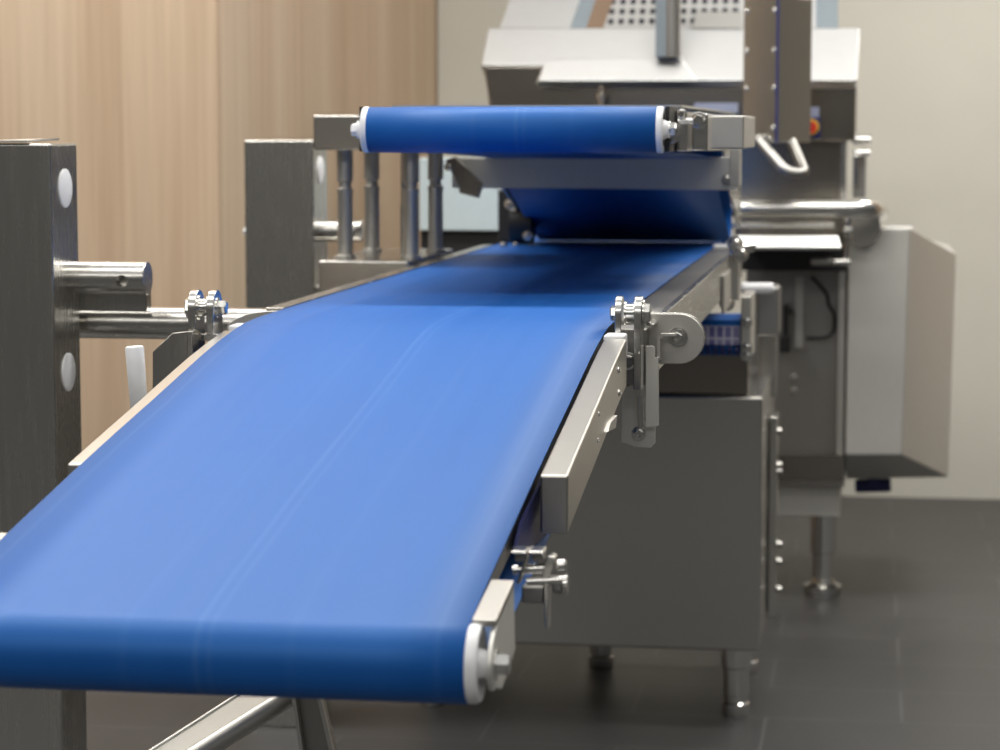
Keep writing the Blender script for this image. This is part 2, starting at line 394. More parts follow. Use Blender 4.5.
# box rails along the sloping run
def rail(y0, y1, x0, x1, hgt, drop, name='side_rail', n=8, bev=.003):
    ys = [y0 + (y1 - y0) * i / n for i in range(n + 1)]
    prof = [(y, ztop(y) - drop) for y in ys] + [(y, ztop(y) - drop - hgt) for y in ys[::-1]]
    return part(name, MB().solid(prof, x0, x1), RAIL, conv, bevel=bev)
r1 = rail(2.515, 3.14, XR + .0055, XR + .0355, .064, -.003)
rail(2.552, 3.22, XL - .026, XL - .003, .062, .007)
# white end block on the right rail
part('end_block', MB().box(XR + .004, XR + .032, 3.145, 3.185, 1.0, 1.033), WHITE, conv, bevel=.003)
# rails along the level run
mb = MB().solid([(3.235, ZT + .004), (5.52, ZT + .004), (5.52, ZT - .068), (3.31, ZT - .068), (3.31, ZT - .003), (3.235, ZT + .001)], XR + .052, XR + .063)
part('side_rail', mb, STEEL_H, conv, bevel=.0015)
part('side_ledge', MB().box(XR + .003, XR + .0515, 3.33, 5.52, ZT - .008, ZT + .001), DULL, conv, bevel=.001)
part('side_rail', MB().box(XL - .030, XL - .003, 3.47, 5.50, ZT - .07, ZT + .002), STEEL_H, conv, bevel=.0015)
# arched end plate of the left level rail
pts = [at(226, 330, Y=3.44), at(228, 324, Y=3.44), at(236, 318.5, Y=3.44), at(247, 314, Y=3.44), at(260, 311.5, Y=3.44), at(292, 310.5, Y=3.44), at(292, 330, Y=3.44)]
part('end_plate', MB().prism(pts, (0, .006, 0)), SATIN, conv, bevel=.001)

# hinge on the right edge: two lugs on a spool, strap, round-ended plate, cranked finger
YH = 3.23
def px2x(x, Y): return at(x, 312, Y=Y).x
za = at(640, 313.5, Y=YH).z
def lug(x0, x1, z0, r, ya=YH, zz=None, foot=0):
    zz = za if zz is None else zz
    prof = arc(ya, zz, r, 0, 180, 14) + [(ya - r, z0), (ya + r, z0)]
    return part('hinge_lug', MB().solid(prof, x0, x1), BRIGHT, conv, bevel=.0012)
lug(px2x(616.5, YH), px2x(623, YH), 1.013, .024)
lug(px2x(635.5, YH), px2x(643, YH), at(640, 389, Y=YH).z, .024)
part('hinge_foot', MB().box(px2x(612, YH), px2x(625, YH), YH - .021, YH + .022, 1.004, 1.013), BRIGHT, conv, bevel=.001)
part('hinge_spool', MB().lathe((px2x(625, YH), YH, za), (1, 0, 0), [(0, .017), (.002, .017), (.0022, .0135), (.0125, .0135), (.0127, .0165), (.0147, .0165)], 28), BRIGHT, conv)
part('hinge_bolt', MB().hexbolt((px2x(617.5, YH), YH, za), (-1, 0, 0), .0105, .008), BRIGHT, conv)
part('hinge_bolt', MB().hexbolt((px2x(643.5, YH), YH, za), (1, 0, 0), .0145, .009), BRIGHT, conv)
# body block behind the lugs
part('hinge_block', MB().box(px2x(618, 3.3), px2x(650, 3.3), 3.262, 3.325, .955, 1.032), DULL, conv, bevel=.002)
part('hinge_nut', MB().hexbolt(at(628, 361, Y=3.262), (0, -1, 0), .009, .012), BRIGHT, conv)
# round-ended plate
Yp = 3.285; c = at(679, 339, Y=Yp); R = .0345
prof = [(c.x + R * math.cos(math.radians(a)), c.z + R * math.sin(math.radians(a))) for a in range(-90, 91, 9)]
xl = at(644, 339, Y=Yp).x
part('hinge_plate', MB().prism([(x, Yp, z) for x, z in prof + [(xl, c.z + R), (xl, c.z - R)]], (0, .008, 0)), SATIN, conv, bevel=.001)
part('hinge_plate', MB().prism([(x + .0012, Yp + .0095, z + .0012) for x, z in prof + [(xl, c.z + R), (xl, c.z - R)]], (0, .003, 0)), BRIGHT, conv, bevel=.0006)
cb = at(678, 337, Y=Yp)
bm_ = MB().lathe(cb, (0, -1, 0), [(0, .0135), (.002, .0135), (.0022, .0115), (.006, .0115), (.0062, .0085)], 28)
bm_.lathe(cb + Vector((0, -.006, 0)), (0, -1, 0), [(0, .0082), (.008, .0082), (.0095, .0065), (.0095, .0035), (.006, .003), (.006, 0)], 6)
part('plate_bolt', bm_, BRIGHT, conv)
# cranked finger
Yf = 3.262
part('cranked_finger', MB().prism([at(*q, Y=Yf) for q in ((676, 333.5), (676, 336.5), (663.5, 336.5), (660.5, 339.5), (660.5, 360), (656.8, 360), (656.8, 338), (661, 333.5))], (0, .012, 0)), SATIN, conv, bevel=.0005)
# strap and lower plate
Ys = 3.255
part('hinge_strap', MB().prism([at(*q, Y=Ys) for q in ((645.5, 346), (653, 346), (655, 348), (655, 357.5), (658.5, 357.5), (658.5, 426), (645.5, 428))], (0, .006, 0)), MATTE, conv, bevel=.0008)
part('hinge_strap', MB().prism([at(*q, Y=3.27) for q in ((622, 388), (645, 380), (655, 420), (655, 443), (651, 448), (634, 447), (621, 442))], (0, .006, 0)), MATTE, conv, bevel=.0008)
part('spacer_pin', MB().cyl(at(639.5, 396, Y=3.252), at(641, 427, Y=3.252), .0055, .0048), BRIGHT, conv)
part('strap_screw', MB().capscrew(at(638.8, 433.5, Y=3.27), (0, -1, 0), .0072, .007), BRIGHT, conv)
# small latch tabs on the rail flank
part('rail_tab', MB().prism([at(*q, X=XR + .0345) for q in ((604, 432), (612, 428), (613.5, 415), (607, 422))], (.005, 0, 0)), SATIN, conv, bevel=.0008)
part('rail_screw', MB().capscrew(at(597.5, 414, X=XR + .034), (1, 0, 0), .0028, .003), BRIGHT, conv)
part('rail_screw', MB().capscrew(at(596.5, 440, X=XR + .034), (1, 0, 0), .0028, .003), BRIGHT, conv)
part('rail_screw', MB().capscrew(at(617, 370, X=XR + .034), (1, 0, 0), .004, .004), BRIGHT, conv)
part('rail_screw', MB().capscrew(at(617.5, 393, X=XR + .034), (1, 0, 0), .004, .004), BRIGHT, conv)

# hinge on the left edge
zb = at(205, 307.5, Y=YH).z
lug(px2x(192.5, YH), px2x(200, YH), 0.985, .025, zz=zb)
lug(px2x(211, YH), px2x(218, YH), 1.02, .025, zz=zb)
part('hinge_foot', MB().box(px2x(204, YH), px2x(222, YH), YH - .02, YH + .022, 1.012, 1.022), BRIGHT, conv, bevel=.001)
part('hinge_spool', MB().lathe((px2x(200, YH), YH, zb), (1, 0, 0), [(0, .0175), (.002, .0175), (.0022, .0125), (.0115, .0125), (.0117, .0165), (.014, .0165)], 28), BRIGHT, conv)
part('hinge_bolt', MB().hexbolt((px2x(193, YH), YH, zb), (-1, 0, 0), .015, .008), BRIGHT, conv)
part('hinge_bolt', MB().hexbolt((px2x(217.5, YH), YH, zb), (1, 0, 0), .0105, .012), BRIGHT, conv)
part('end_block', MB().box(XL - .022, XL - .003, 3.225, 3.27, 1.0, 1.033), WHITE, conv, bevel=.003)
part('hinge_bracket', MB().prism([at(*q, Y=3.17) for q in ((152.5, 352), (172.5, 333), (187, 331.5), (187, 402), (152.5, 402))], (0, .004, 0)), STEEL, conv, bevel=.0008)
part('hinge_bracket', MB().prism([at(*q, Y=3.166) for q in ((187, 331.5), (192.5, 331), (192.5, 400), (187, 402))], (0, .03, 0)), STEEL, conv, bevel=.0008)
# white lever handle
p0 = at(139.5, 412, Y=2.98); p1 = at(134.3, 346, Y=2.98)
part('lever_handle', MB().lathe(p0, p1 - p0, [(0, .0105), (.001, .0112), ((p1 - p0).length - .003, .0122), ((p1 - p0).length - .0008, .0112), ((p1 - p0).length, .009)], 28), WHITE, conv, label='white plastic lever handle')
# bracket and screws at the far right end of the level run
part('end_bracket', MB().box(XR + .064, XR + .070, 4.72, 4.95, .945, 1.02), SATIN, conv, bevel=.002)
part('end_bracket', MB().box(XR + .060, XR + .082, 5.02, 5.08, .95, 1.05), SATIN, conv, bevel=.002)
for (x, y) in ((735, 244), (741, 254), (727, 303)):
    part('end_screw', MB().capscrew(at(x, y, Y=4.94), (0, -1, 0), .012, .02), BRIGHT, conv)
part('end_screw', MB().cyl(at(733, 250, Y=5.0), at(752, 247, Y=5.05), .011), BRIGHT, conv)
part('end_screw', MB().cyl(at(714, 247, Y=5.25), at(733, 247, Y=5.25), .006), WHITE, conv)
for x in (504, 516):
    part('end_screw', MB().capscrew(at(x, 246, Y=5.35), (0, 0, 1), .008, .008), BRIGHT, conv)

# ------------------------------------------------------------------ stand under the slope
st = thing('conveyor_stand', 'steel strut stand below the near end of the blue belt, seen under the nose roller', 'stand', (-0.72, 3.1, 0))
part('gusset_plate', MB().prism([at(*q, Y=3.0) for q in ((288, 660), (310, 660), (336, 770), (304, 770))], (0, .03, 0)), DULL, st, bevel=.002)
part('gusset_edge', MB().prism([at(*q, Y=2.985) for q in ((286, 660), (290, 660), (306, 770), (302, 770))], (0, .012, 0)), SATIN, st, bevel=.001)
part('gusset_edge', MB().prism([at(*q, Y=2.985) for q in ((308, 660), (312, 660), (337, 770), (333, 770))], (0, .012, 0)), SATIN, st, bevel=.001)
q1 = at(300, 690, Y=3.05); q0 = at(-140, 965, Y=2.65)
part('diagonal_tube', MB().cyl(q0, q1, .0135), SATIN, st)
part('leg', MB().cyl((q0.x, q0.y, .01), (q0.x, q0.y, q0.z + .03), .02), STEEL, st)
q3 = at(262, 680, Y=3.16); q2 = at(-140, 938, Y=2.8)
part('brace_rod', MB().cyl(q2, q3, .0035), SATIN, st)
part('brace_plate', MB().hull([q0 + Vector((0, .03, .012)), q1 + Vector((0, .01, .012)), q3 + Vector((0, 0, -.002)), q2 + Vector((0, 0, -.002))], [q0 + Vector((0, .033, .009)), q1 + Vector((0, .013, .009)), q3 + Vector((0, .003, -.005)), q2 + Vector((0, .003, -.005))]), MATTE, st)
part('top_bracket', MB().box(-.78, -.66, 3.0, 3.12, .62, .90), DULL, st, bevel=.003)

# ------------------------------------------------------------------ steel columns at the left
def column(label, y0, y1, w, ztop_, holes, XC):
    t = thing('steel_column', label, 'column', (XC - w / 2, (y0 + y1) / 2, 0))
    part('post', MB().box(XC - w, XC, y0, y1, 0, ztop_), COLUMN, t, bevel=.004, seg=3)
    ym = (y0 + y1) / 2
    for z in holes:
        part('plug', MB().lathe((XC, ym, z), (1, 0, 0), [(0, .0295), (.0015, .0295), (.003, .026), (.003, 0)], 32), WHITE, t, label='round white plug')
    return t, ym
ca, ym = column('nearer and larger grey steel column at the left edge, with two white plugs', 3.44, 3.56, .125, 1.283, (at(69, 188, X=-1.203).z, at(75, 370, X=-1.203).z), -1.203)
XC = -1.203
part('cap_plate', MB().prism([(XC - .14, 3.435, 1.2845), (XC - .035, 3.437, 1.2845), (XC - .028, 3.50, 1.287), (XC - .03, 3.565, 1.2875), (XC - .14, 3.565, 1.2845)], (0, 0, .003)), SATIN, ca)
zs = at(100, 280, Y=3.475).z; xe = at(146, 280, Y=3.49).x
yt = 3.527; xe = at(148, 280, Y=yt).x
stub = part('stub_tube', MB().cyl((XC - .002, yt, zs), (xe, yt, zs), .0255, n=40, ch=.001), STEEL_X, ca)
ph = at(121.5, 281, Y=yt - .025)
cut(stub, MB().cyl((ph.x, yt - .06, ph.z), (ph.x, yt + .001, ph.z), .0092, n=24))
yb = 3.602; zt = at(150, 324, Y=yb - .02).z
part('web_plate', MB().box(XC - .05, at(145, 300, Y=3.55).x, 3.5605, 3.582, zt + .021, zs - .004), STEEL, ca)
part('cross_tube', MB().cyl((XC - .125, yb, zt), (XL - .034, yb, zt), .0252, n=40), STEEL_X, ca)
cb_, ym2 = column('farther grey steel column in front of the oak wall, beside the four lifting rods', 5.03, 5.165, .152, 1.283, (at(322, 170, X=-1.1755).z,), -1.1755)
XC = -1.1755
zs2 = at(340, 231, Y=ym2 - .02).z; xe2 = at(362, 231, Y=ym2).x
stub2 = part('stub_tube', MB().cyl((XC - .002, ym2, zs2), (xe2, ym2, zs2), .0235, n=32, ch=.001), STEEL_X, cb_)
ph = at(358, 231, Y=ym2 - .022)
cut(stub2, MB().cyl((ph.x, ym2 - .06, ph.z), (ph.x, ym2, ph.z), .009, n=24))
pk = at(244, 231, Y=ym2)
part('knob', MB().lathe((XC - .152, ym2 - .03, pk.z), (-1, 0, 0), [(0, .004), (.004, .004), (.005, .009), (.010, .009), (.012, .006), (.012, 0)], 20), WHITE, cb_)

# ------------------------------------------------------------------ lifting frame: platform, four rods, head block
lf = thing('lifting_frame', 'grey platform left of the belt with four upright rods carrying a square steel head', 'frame', (-0.96, 4.8, 0))
zp = at(370, 261, Y=4.6).z
part('platform', MB().box(at(318.5, 261, Y=4.6).x, XL - .0315, 4.6, 5.12, .88, zp), STEEL, lf, bevel=.004)
part('mounting_foot', MB().box(XC - .01, at(318.5, 261, Y=4.6).x + .02, 5.05, 5.115, .90, .97), STEEL, lf, bevel=.003)
zh0 = at(340, 150, Y=4.6).z; zh1 = at(340, 115, Y=4.6).z
part('head_block', MB().box(at(313, 130, Y=4.6).x, -.845, 4.6, 5.06, zh0, zh1), STEEL, lf, bevel=.004)
for x, Y in ((345, 4.69), (411, 4.69), (372, 4.95), (435.5, 4.95)):
    X = at(x, 200, Y=Y).x; s = (zh0 - zp)
    pr = [(0, .021), (.006, .021), (.008, .0155), (s * .60, .0155), (s * .615, .0165), (s * .64, .0165), (s * .65, .0125), (s * .70, .0125), (s * .71, .0165), (s, .0165)]
    part('lift_rod', MB().lathe((X, Y, zp), (0, 0, 1), pr, 28), SATIN, lf)
for x, Y in ((403.5, 4.9),):
    X = at(x, 215, Y=Y).x
    part('guide_pin', MB().lathe((X, Y, zp), (0, 0, 1), [(0, .007), (.10, .007), (.102, .0055), (zh0 - zp, .0055)], 16), BRIGHT, lf)

# ------------------------------------------------------------------ upper pressing conveyor
UL, UR = -0.7795, -0.3225
YU, ZU, RU = 3.72, 1.3035, .0345
up_ = thing('press_conveyor', 'short blue pressing conveyor raised above the far part of the long belt', 'conveyor', (-0.55, 4.5, 1.2))
loop = [(YU, ZU + RU), (4.6, ZU + RU), (5.6, 1.30)] + arc(5.70, 1.093, .05, 70, -100, 12) + [(5.2, 1.176), (5.02, 1.245), (4.4, ZU - .042)] + arc(YU, ZU, RU, 270, 90, 22)[:-1]
mb = MB(); cols = [[mb.bm.verts.new((x, y, z)) for x in (UL, UL * .5 + UR * .5, UR)] for y, z in loop]
for i in range(len(cols)):
    a, b = cols[i], cols[(i + 1) % len(cols)]
    for k in range(2): mb._face((a[k], a[k + 1], b[k + 1], b[k]))
part('belt', mb, BELT, up_, smooth=50, solidify=0.002)
part('roller', MB().cyl((UL + .002, YU, ZU), (UR - .002, YU, ZU), RU - .002, n=40), DULL, up_)
for sx, x in ((1, UR), (-1, UL)):
    part('roller_flange', MB().lathe((x - sx * .002, YU, ZU), (sx, 0, 0), [(0, .033), (0, .0355), (.003, .0362), (.008, .0362), (.010, .034), (.010, .027), (.006, .024), (.006, .017), (.010, .0155), (.018, .012), (.018, 0)], 40), WHITE, up_, label='white plastic roller flange')
    # black plate behind the flange, standing in for the shaded gaps by the hub
    part('gap_shade_plate', MB().solid([(YU + .005, ZU + .036), (YU + .16, ZU + .036), (YU + .16, ZU - .034), (YU + .005, ZU - .034), (YU + .002, ZU)], x + sx * .010, x + sx * .016), BLACK, up_)
    part('axle_bolt', MB().hexbolt((x + sx * .016, YU, ZU), (sx, 0, 0), .0105, .010), BRIGHT if sx > 0 else WHITE, up_)
    # side frame running back
    part('side_frame', MB().solid([(YU + .12, ZU + .030), (5.2, ZU + .030), (5.62, 1.27), (5.72, 1.10), (5.68, 1.075), (5.2, 1.19), (5.02, 1.262), (YU + .12, ZU - .034)], x + sx * .018, x + sx * .024), DULL if sx < 0 else STEEL, up_, bevel=.001)
part('reflection_shield', MB().box(UL - .015, UR + .015, 3.98, 5.58, ZU + .037, ZU + .041), SATIN, up_)  # unseen plate, added to keep the blue belt out of the slicer body's reflection
# tensioner on the right side
Yt = 3.74
part('tension_plate', MB().box(at(679, 130, Y=Yt).x, at(687, 130, Y=Yt).x, Yt, Yt + .05, at(680, 151, Y=Yt).z, at(680, 121, Y=Yt).z), BRIGHT, up_, bevel=.001)
part('tension_rod', MB().cyl(at(678, 121.5, Y=Yt), at(705, 120.5, Y=Yt), .005, n=16), BRIGHT, up_)
part('tension_nut', MB().hexbolt(at(672, 133, Y=Yt), (0, -1, 0), .012, .012), BRIGHT, up_)
part('tension_nut', MB().hexbolt(at(699, 120, Y=Yt), (0, -1, 0), .0095, .014), BRIGHT, up_)
part('tension_nut', MB().hexbolt(at(682, 114, Y=Yt), (0, -1, 0), .006, .012), BRIGHT, up_)
part('tension_block', MB().box(at(692, 130, Y=Yt + .03).x, at(708, 130, Y=Yt + .03).x, Yt + .03, Yt + .12, at(700, 151, Y=Yt).z, at(700, 113, Y=Yt).z), BRIGHT, up_, bevel=.003)
part('arm', MB().box(at(704, 130, Y=4.05).x, at(744, 130, Y=4.05).x, 4.05, 4.44, at(720, 149, Y=4.05).z, at(720, 115.5, Y=4.05).z), SATIN, up_, bevel=.003)
part('arm_hanger', MB().box(at(731, 150, Y=4.75).x, at(741, 150, Y=4.75).x, 4.70, 4.78, at(735, 186, Y=4.75).z, at(735, 148, Y=4.75).z), SATIN, up_, bevel=.002)
# cross plate below the frame
Yx = 5.0
part('cross_plate', MB().hull([at(452, 158, Y=Yx - .004), at(735, 157, Y=Yx - .004), at(737, 190, Y=Yx), at(452, 188, Y=Yx)], [at(452, 158, Y=Yx + .002), at(735, 157, Y=Yx + .002), at(737, 190, Y=Yx + .006), at(452, 188, Y=Yx + .006)]), MATTE, up_, bevel=.0015)
part('plate_bolt', MB().hexbolt(at(727, 180, Y=Yx - .006), (0, -1, 0), .009, .008), DULL, up_)
part('hook_arm', MB().prism([at(*q, Y=4.9) for q in ((445, 160), (455, 157), (482, 184), (478, 198), (459, 193), (459, 187))], (0, .02, 0)), DARK, up_, bevel=.001)
part('hook_pin', MB().capscrew(at(448, 167, Y=4.9), (0, -1, 0), .006, .008), BRIGHT, up_)
# bearing housings at the far nip
part('bearing_housing', MB().cyl(at(512, 222, Y=5.5), at(512, 222, Y=5.5) + Vector((.05, 0, 0)), .05, n=28), BLACK, up_)
part('bearing_housing', MB().box(at(498, 205, Y=5.6).x, at(524, 205, Y=5.6).x, 5.6, 5.66, at(510, 242, Y=5.6).z, at(510, 190, Y=5.6).z), BLACK, up_, bevel=.004)
part('bearing_screw', MB().capscrew(at(509, 204, Y=5.45), (0, -1, 0), .008, .01), BRIGHT, up_)
part('bearing_screw', MB().capscrew(at(527.5, 236, Y=5.4), (0, -1, 0), .008, .01), BRIGHT, up_)

# ------------------------------------------------------------------ base cabinet below the level run
YB = 5.15
cab = thing('base_cabinet', 'large steel base cabinet on round feet beneath the level part of the blue belt', 'cabinet', (-0.6, 5.5, 0))
xb = at(761.5, 500, Y=YB).x; ztb = at(760, 397, Y=YB).z; zbb = at(757, 652, Y=YB).z
part('body', MB().box(-1.02, xb, YB, 5.85, zbb, ztb), STEEL, cab, bevel=.006, seg=3)
def foot(x, y, parent, z1=zbb, r=.029):
    part('foot', MB().lathe((x, y, 0), (0, 0, 1), [(0, r * 1.0), (.008, r * 1.06), (.03, r * 1.06), (.034, r * .93), (.048, r * .93), (.05, r * .98), (z1 * .62, r * .98), (z1 * .62 + .004, r * 1.15), (z1, r * 1.15)], 32), BRIGHT, parent)
foot(-.277, 5.29, cab); foot(-.968, 5.29, cab); foot(-.277, 5.72, cab); foot(-.628, 5.72, cab)
# side flange with bolts right of the body, post above it
Yq = 5.45
part('side_flange', MB().box(xb + .004, at(776, 500, Y=Yq).x, Yq, Yq + .12, at(770, 617, Y=Yq).z, at(770, 417, Y=Yq).z), STEEL, cab, bevel=.003)
for y in (431, 465, 471, 544, 561, 589):
    p = at(776, y, Y=Yq + .03)
    part('flange_bolt', MB().hexbolt((at(776, y, Y=Yq).x, Yq + .03, p.z), (1, 0, 0), .008, .011), DULL, cab)
part('upright', MB().box(at(759, 360, Y=5.6).x, at(776, 360, Y=5.6).x, 5.6, 5.68, ztb - .05, at(770, 322, Y=5.6).z), STEEL, cab, bevel=.003)
part('upright_head', MB().box(at(757, 310, Y=5.55).x, at(779, 310, Y=5.55).x, 5.55, 5.66, at(770, 336, Y=5.55).z, at(770, 287, Y=5.55).z), DULL, cab, bevel=.006)
part('head_cap', MB().cyl(at(741, 288, Y=5.5), at(774, 288, Y=5.5), .0125, n=20, ch=.004), WHITE, cab)

# ------------------------------------------------------------------ small modular conveyor behind the hinge
mc = thing('modular_conveyor', 'small blue link belt conveyor showing between the round hinge plate and the upright', 'conveyor', at(700, 338, Y=5.1))
ym_, zm_ = 5.1, at(720, 338, Y=5.1).z
x0, x1 = at(655, 338, Y=5.1).x, at(741, 338, Y=5.1).x
sec = [(0, .038), (.2, .038), (.2, -.038), (.012, -.038), (.002, -.03), (0, -.018), (0, .026), (.003, .034)]
part('link_belt', MB().solid([(ym_ + y, zm_ + z * 1.0) for y, z in sec], x0, x1), BELT, mc, bevel=.003)
part('link_grid', MB().box(x0 + .002, x1 - .002, ym_ - .004, ym_ - .0005, zm_ - .014, zm_ + .026), MODULAR, mc, label='white and violet link grid')
n_ = 12
for i in range(n_):
    xx = x0 + (x1 - x0) * (i + .5) / n_
    part('link_knuckle', MB().cyl((xx - .004, ym_ - .004, zm_ - .026), (xx + .004, ym_ - .004, zm_ - .026), .009, n=14), NAVY, mc)
part('end_plate', MB().box(x1 + .001, at(751, 330, Y=5.08).x, 5.07, 5.26, at(745, 360, Y=5.08).z, at(745, 296, Y=5.08).z), SATIN, mc, bevel=.003)
for y in (322, 348, 356):
    part('plate_screw', MB().capscrew(at(747, y, Y=5.07), (0, -1, 0), .008, .01), BRIGHT, mc)
part('support', MB().box(x0 - .30, x1 + .012, 5.17, 5.28, ztb + .002, zm_ - .0385), DARK, mc, bevel=.003)

# ------------------------------------------------------------------ the slicing machine at the back
sl = thing('slicing_machine', 'big stainless slicing machine with sloping hood, perforated plate and control box behind the conveyors', 'machine', (-0.35, 6.8, 0))
YS = 6.4
def P(x, y, Y=YS): return at(x, y, Y=Y)
# body under the hood
bq = [P(484, 66), P(543, 66.5), P(538, 82), P(856, 82), P(855, 141), P(494, 141)]
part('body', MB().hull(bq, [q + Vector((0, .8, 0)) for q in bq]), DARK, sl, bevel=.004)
# hood slope: left lip is shorter, front flap projects
YT = 6.485
def hp(x, y): return P(x, y, 6.36 + (80.5 - y) / 52.5 * .125)
hq = [hp(481, 65), hp(544, 65.5), hp(537, 80.5), hp(857, 80.5), hp(860, 28), hp(488, 28)]
part('hood', MB().hull(hq, [q + Vector((0, .06, -.03)) for q in hq]), HOODM, sl, bevel=.003)
part('hood_flap', MB().hull([P(538, 81, 6.345), P(697, 81, 6.345), P(681, 57, 6.400), P(545, 59, 6.394)], [q + Vector((0, .03, -.004)) for q in (P(538, 81, 6.345), P(697, 81, 6.345), P(681, 57, 6.400), P(545, 59, 6.394))]), HOODM, sl, bevel=.003)
# upper slope behind the hood
def slope(name, a, b, mat, y1=-60, lift=0.0, ys=28, skew=.35, label=None):
    q = [P(a, ys, YT + .02 - lift), P(b, ys, YT + .02 - lift), P(b + (28 - y1) * skew * (1 if b < 700 else -.1), y1, 6.74 - lift), P(a + (28 - y1) * skew * (1 if a < 700 else -.1), y1, 6.74 - lift)]
    mbx = MB().hull(q, [v + Vector((0, .015, -.008)) for v in q])
    o = part(name, mbx, mat, sl, label=label)
    uv = o.data.uv_layers.new(name='UVMap')
    o_loc = sl.location
    for lp in o.data.loops:
        v = o.data.vertices[lp.vertex_index].co
        uv.data[lp.index].uv = (v.x, v.z)
    return o
slope('top_plate', 500, 572, HOODM)
slope('top_strip', 570, 586, BLUEGREY, lift=.004)
slope('top_strip', 585, 603, BROWNSTRIP, lift=.004)
slope('perforated_plate', 602, 742, PERF, skew=0)
slope('top_plate', 740, 816, HOODM, skew=0)
slope('top_strip', 815, 838, BLUEGREY, skew=0)
part('ledge_plate', MB().hull([P(692, 28, 6.48), P(742, 28, 6.48), P(742, 12, 6.53), P(697, 12, 6.53)], [q + Vector((0, .012, 0)) for q in (P(692, 28, 6.48), P(742, 28, 6.48), P(742, 12, 6.53), P(697, 12, 6.53))]), SATIN, sl)
part('pillar', MB().cyl(P(672, 57, 6.38), P(672, -60, 6.38), .024, n=28), DULL, sl)
part('pillar_rail', MB().box(P(656, 30, 6.38).x, P(667, 30, 6.38).x, 6.36, 6.41, P(660, 57, 6.36).z, P(660, -60, 6.36).z), BLUEGREY, sl, bevel=.002)
part('hood_fitting', MB().lathe(P(602, 107, 6.36), (0, 0, 1), [(0, .010), (.02, .010), (.022, .016), (.034, .016), (.036, .008), (.055, .008)], 16), BRIGHT, sl)
part('belt_reflection_patch', MB().box(P(694, 106, 6.39).x, P(738, 106, 6.39).x, 6.392, 6.399, P(700, 113, 6.39).z, P(700, 103, 6.39).z), LABEL_REFLECTION_BLUE, sl)  # bluish patch painting the blue belt's reflection onto the body
# control box, turned so that one corner points to the front
Yk = 6.02
k0 = P(776.5, 140, Yk); zt1 = P(776, -4, Yk).z; zt0 = P(776, 143, Yk).z
kl = P(742, 140, Yk + .06); kr = P(811, 140, Yk + .13)
bk = Vector((kl.x + kr.x - k0.x, kl.y + kr.y - k0.y, 0))
poly = [Vector((k0.x, k0.y, zt0)), Vector((kr.x, kr.y, zt0)), Vector((bk.x, bk.y, zt0)), Vector((kl.x, kl.y, zt0))]
kb = part('control_box', MB().prism(poly, (0, 0, zt1 - zt0)), STEEL, sl, bevel=.004)
part('box_seam', MB().prism([Vector((k0.x - .003, k0.y - .003, zt0)), Vector((k0.x + .003, k0.y - .002, zt0)), Vector((k0.x + .003, k0.y + .004, zt0)), Vector((k0.x - .003, k0.y + .004, zt0))], (0, 0, zt1 - zt0)), NAVY, kb, label='dark blue edge strip')
nl = (Vector((kl.x - k0.x, kl.y - k0.y, 0))).cross(Vector((0, 0, 1))).normalized()
if nl.y > 0: nl = -nl
for f in (.1, .9):
    for y in (10, 50, 88, 128):
        bp_ = Vector((k0.x + (kl.x - k0.x) * f, k0.y + (kl.y - k0.y) * f, P(760, y, Yk).z))
        part('box_screw', MB().capscrew(bp_, nl, .0055, .005), BRIGHT, kb)
part('box_arm', MB().box(P(760, 140, 6.2).x, P(790, 140, 6.2).x, 6.14, 6.45, P(776, 90, 6.2).z, P(776, 60, 6.2).z), STEEL, sl, bevel=.003)
part('handle', MB().tube([P(757, 138, 6.04), P(786, 172, 5.98), P(806, 174, 6.0), P(790, 138, 6.1)], .0125, 16, .03), DULL, kb)
for x in (758, 765):
    part('box_screw', MB().capscrew(P(x, 139, 6.03), (0, -1, 0), .006, .006), BRIGHT, kb)
# main switch
sw = part('main_switch', MB().box(P(804, 120, 6.39).x, P(820.5, 120, 6.39).x, 6.385, 6.399, P(812, 138, 6.39).z, P(812, 117, 6.39).z), NAVY, sl, bevel=.002, label='blue plate of the main switch')
part('switch_plate', MB().lathe(P(811, 127, 6.385), (0, -1, 0), [(0, .021), (.004, .021), (.005, .018), (.005, 0)], 24), YELLOW, sw, label='yellow disc')
part('switch_knob', MB().lathe(P(812.5, 127, 6.38), (0, -1, 0), [(0, .013), (.018, .012), (.02, .009), (.02, 0)], 20).box(P(811, 127, 6.36).x, P(815, 127, 6.36).x, 6.352, 6.366, P(812, 133, 6.36).z, P(812, 121, 6.36).z), RED, sw, label='red knob')
part('switch_label', MB().box(P(807, 112, 6.39).x, P(819, 112, 6.39).x, 6.393, 6.399, P(812, 117, 6.39).z, P(812, 107, 6.39).z), LABEL_REFLECTION_BLUE, sl)
# lower front
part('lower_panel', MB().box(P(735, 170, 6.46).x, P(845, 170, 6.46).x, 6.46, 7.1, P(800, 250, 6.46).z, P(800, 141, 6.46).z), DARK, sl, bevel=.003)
part('edge_strip', MB().box(P(841, 170, 6.42).x, P(846, 170, 6.42).x, 6.42, 6.455, P(843, 200, 6.42).z, P(843, 142, 6.42).z), BRIGHT, sl, bevel=.001)
lt = part('latch', MB().box(P(853, 165, 6.5).x, P(866, 165, 6.5).x, 6.5, 6.54, P(860, 198, 6.5).z, P(860, 150, 6.5).z), DULL, sl, bevel=.003)
part('latch_head', MB().cyl(P(852, 140, 6.49), P(871, 140, 6.49), .013, n=20), BRIGHT, lt)
part('latch_head', MB().cyl(P(853, 153, 6.48), P(870, 153, 6.48), .011, n=20), BRIGHT, lt)
part('latch_lever', MB().cyl(P(857, 156, 6.47), P(856, 186, 6.47), .008, n=16), BRIGHT, lt)
part('push_bar', MB().tube([P(715, 208.5, 6.2), P(868, 208.5, 6.2), P(879, 208.5, 6.3), P(880, 212, 6.55)], .0225, 20, .04), BRIGHT, sl)
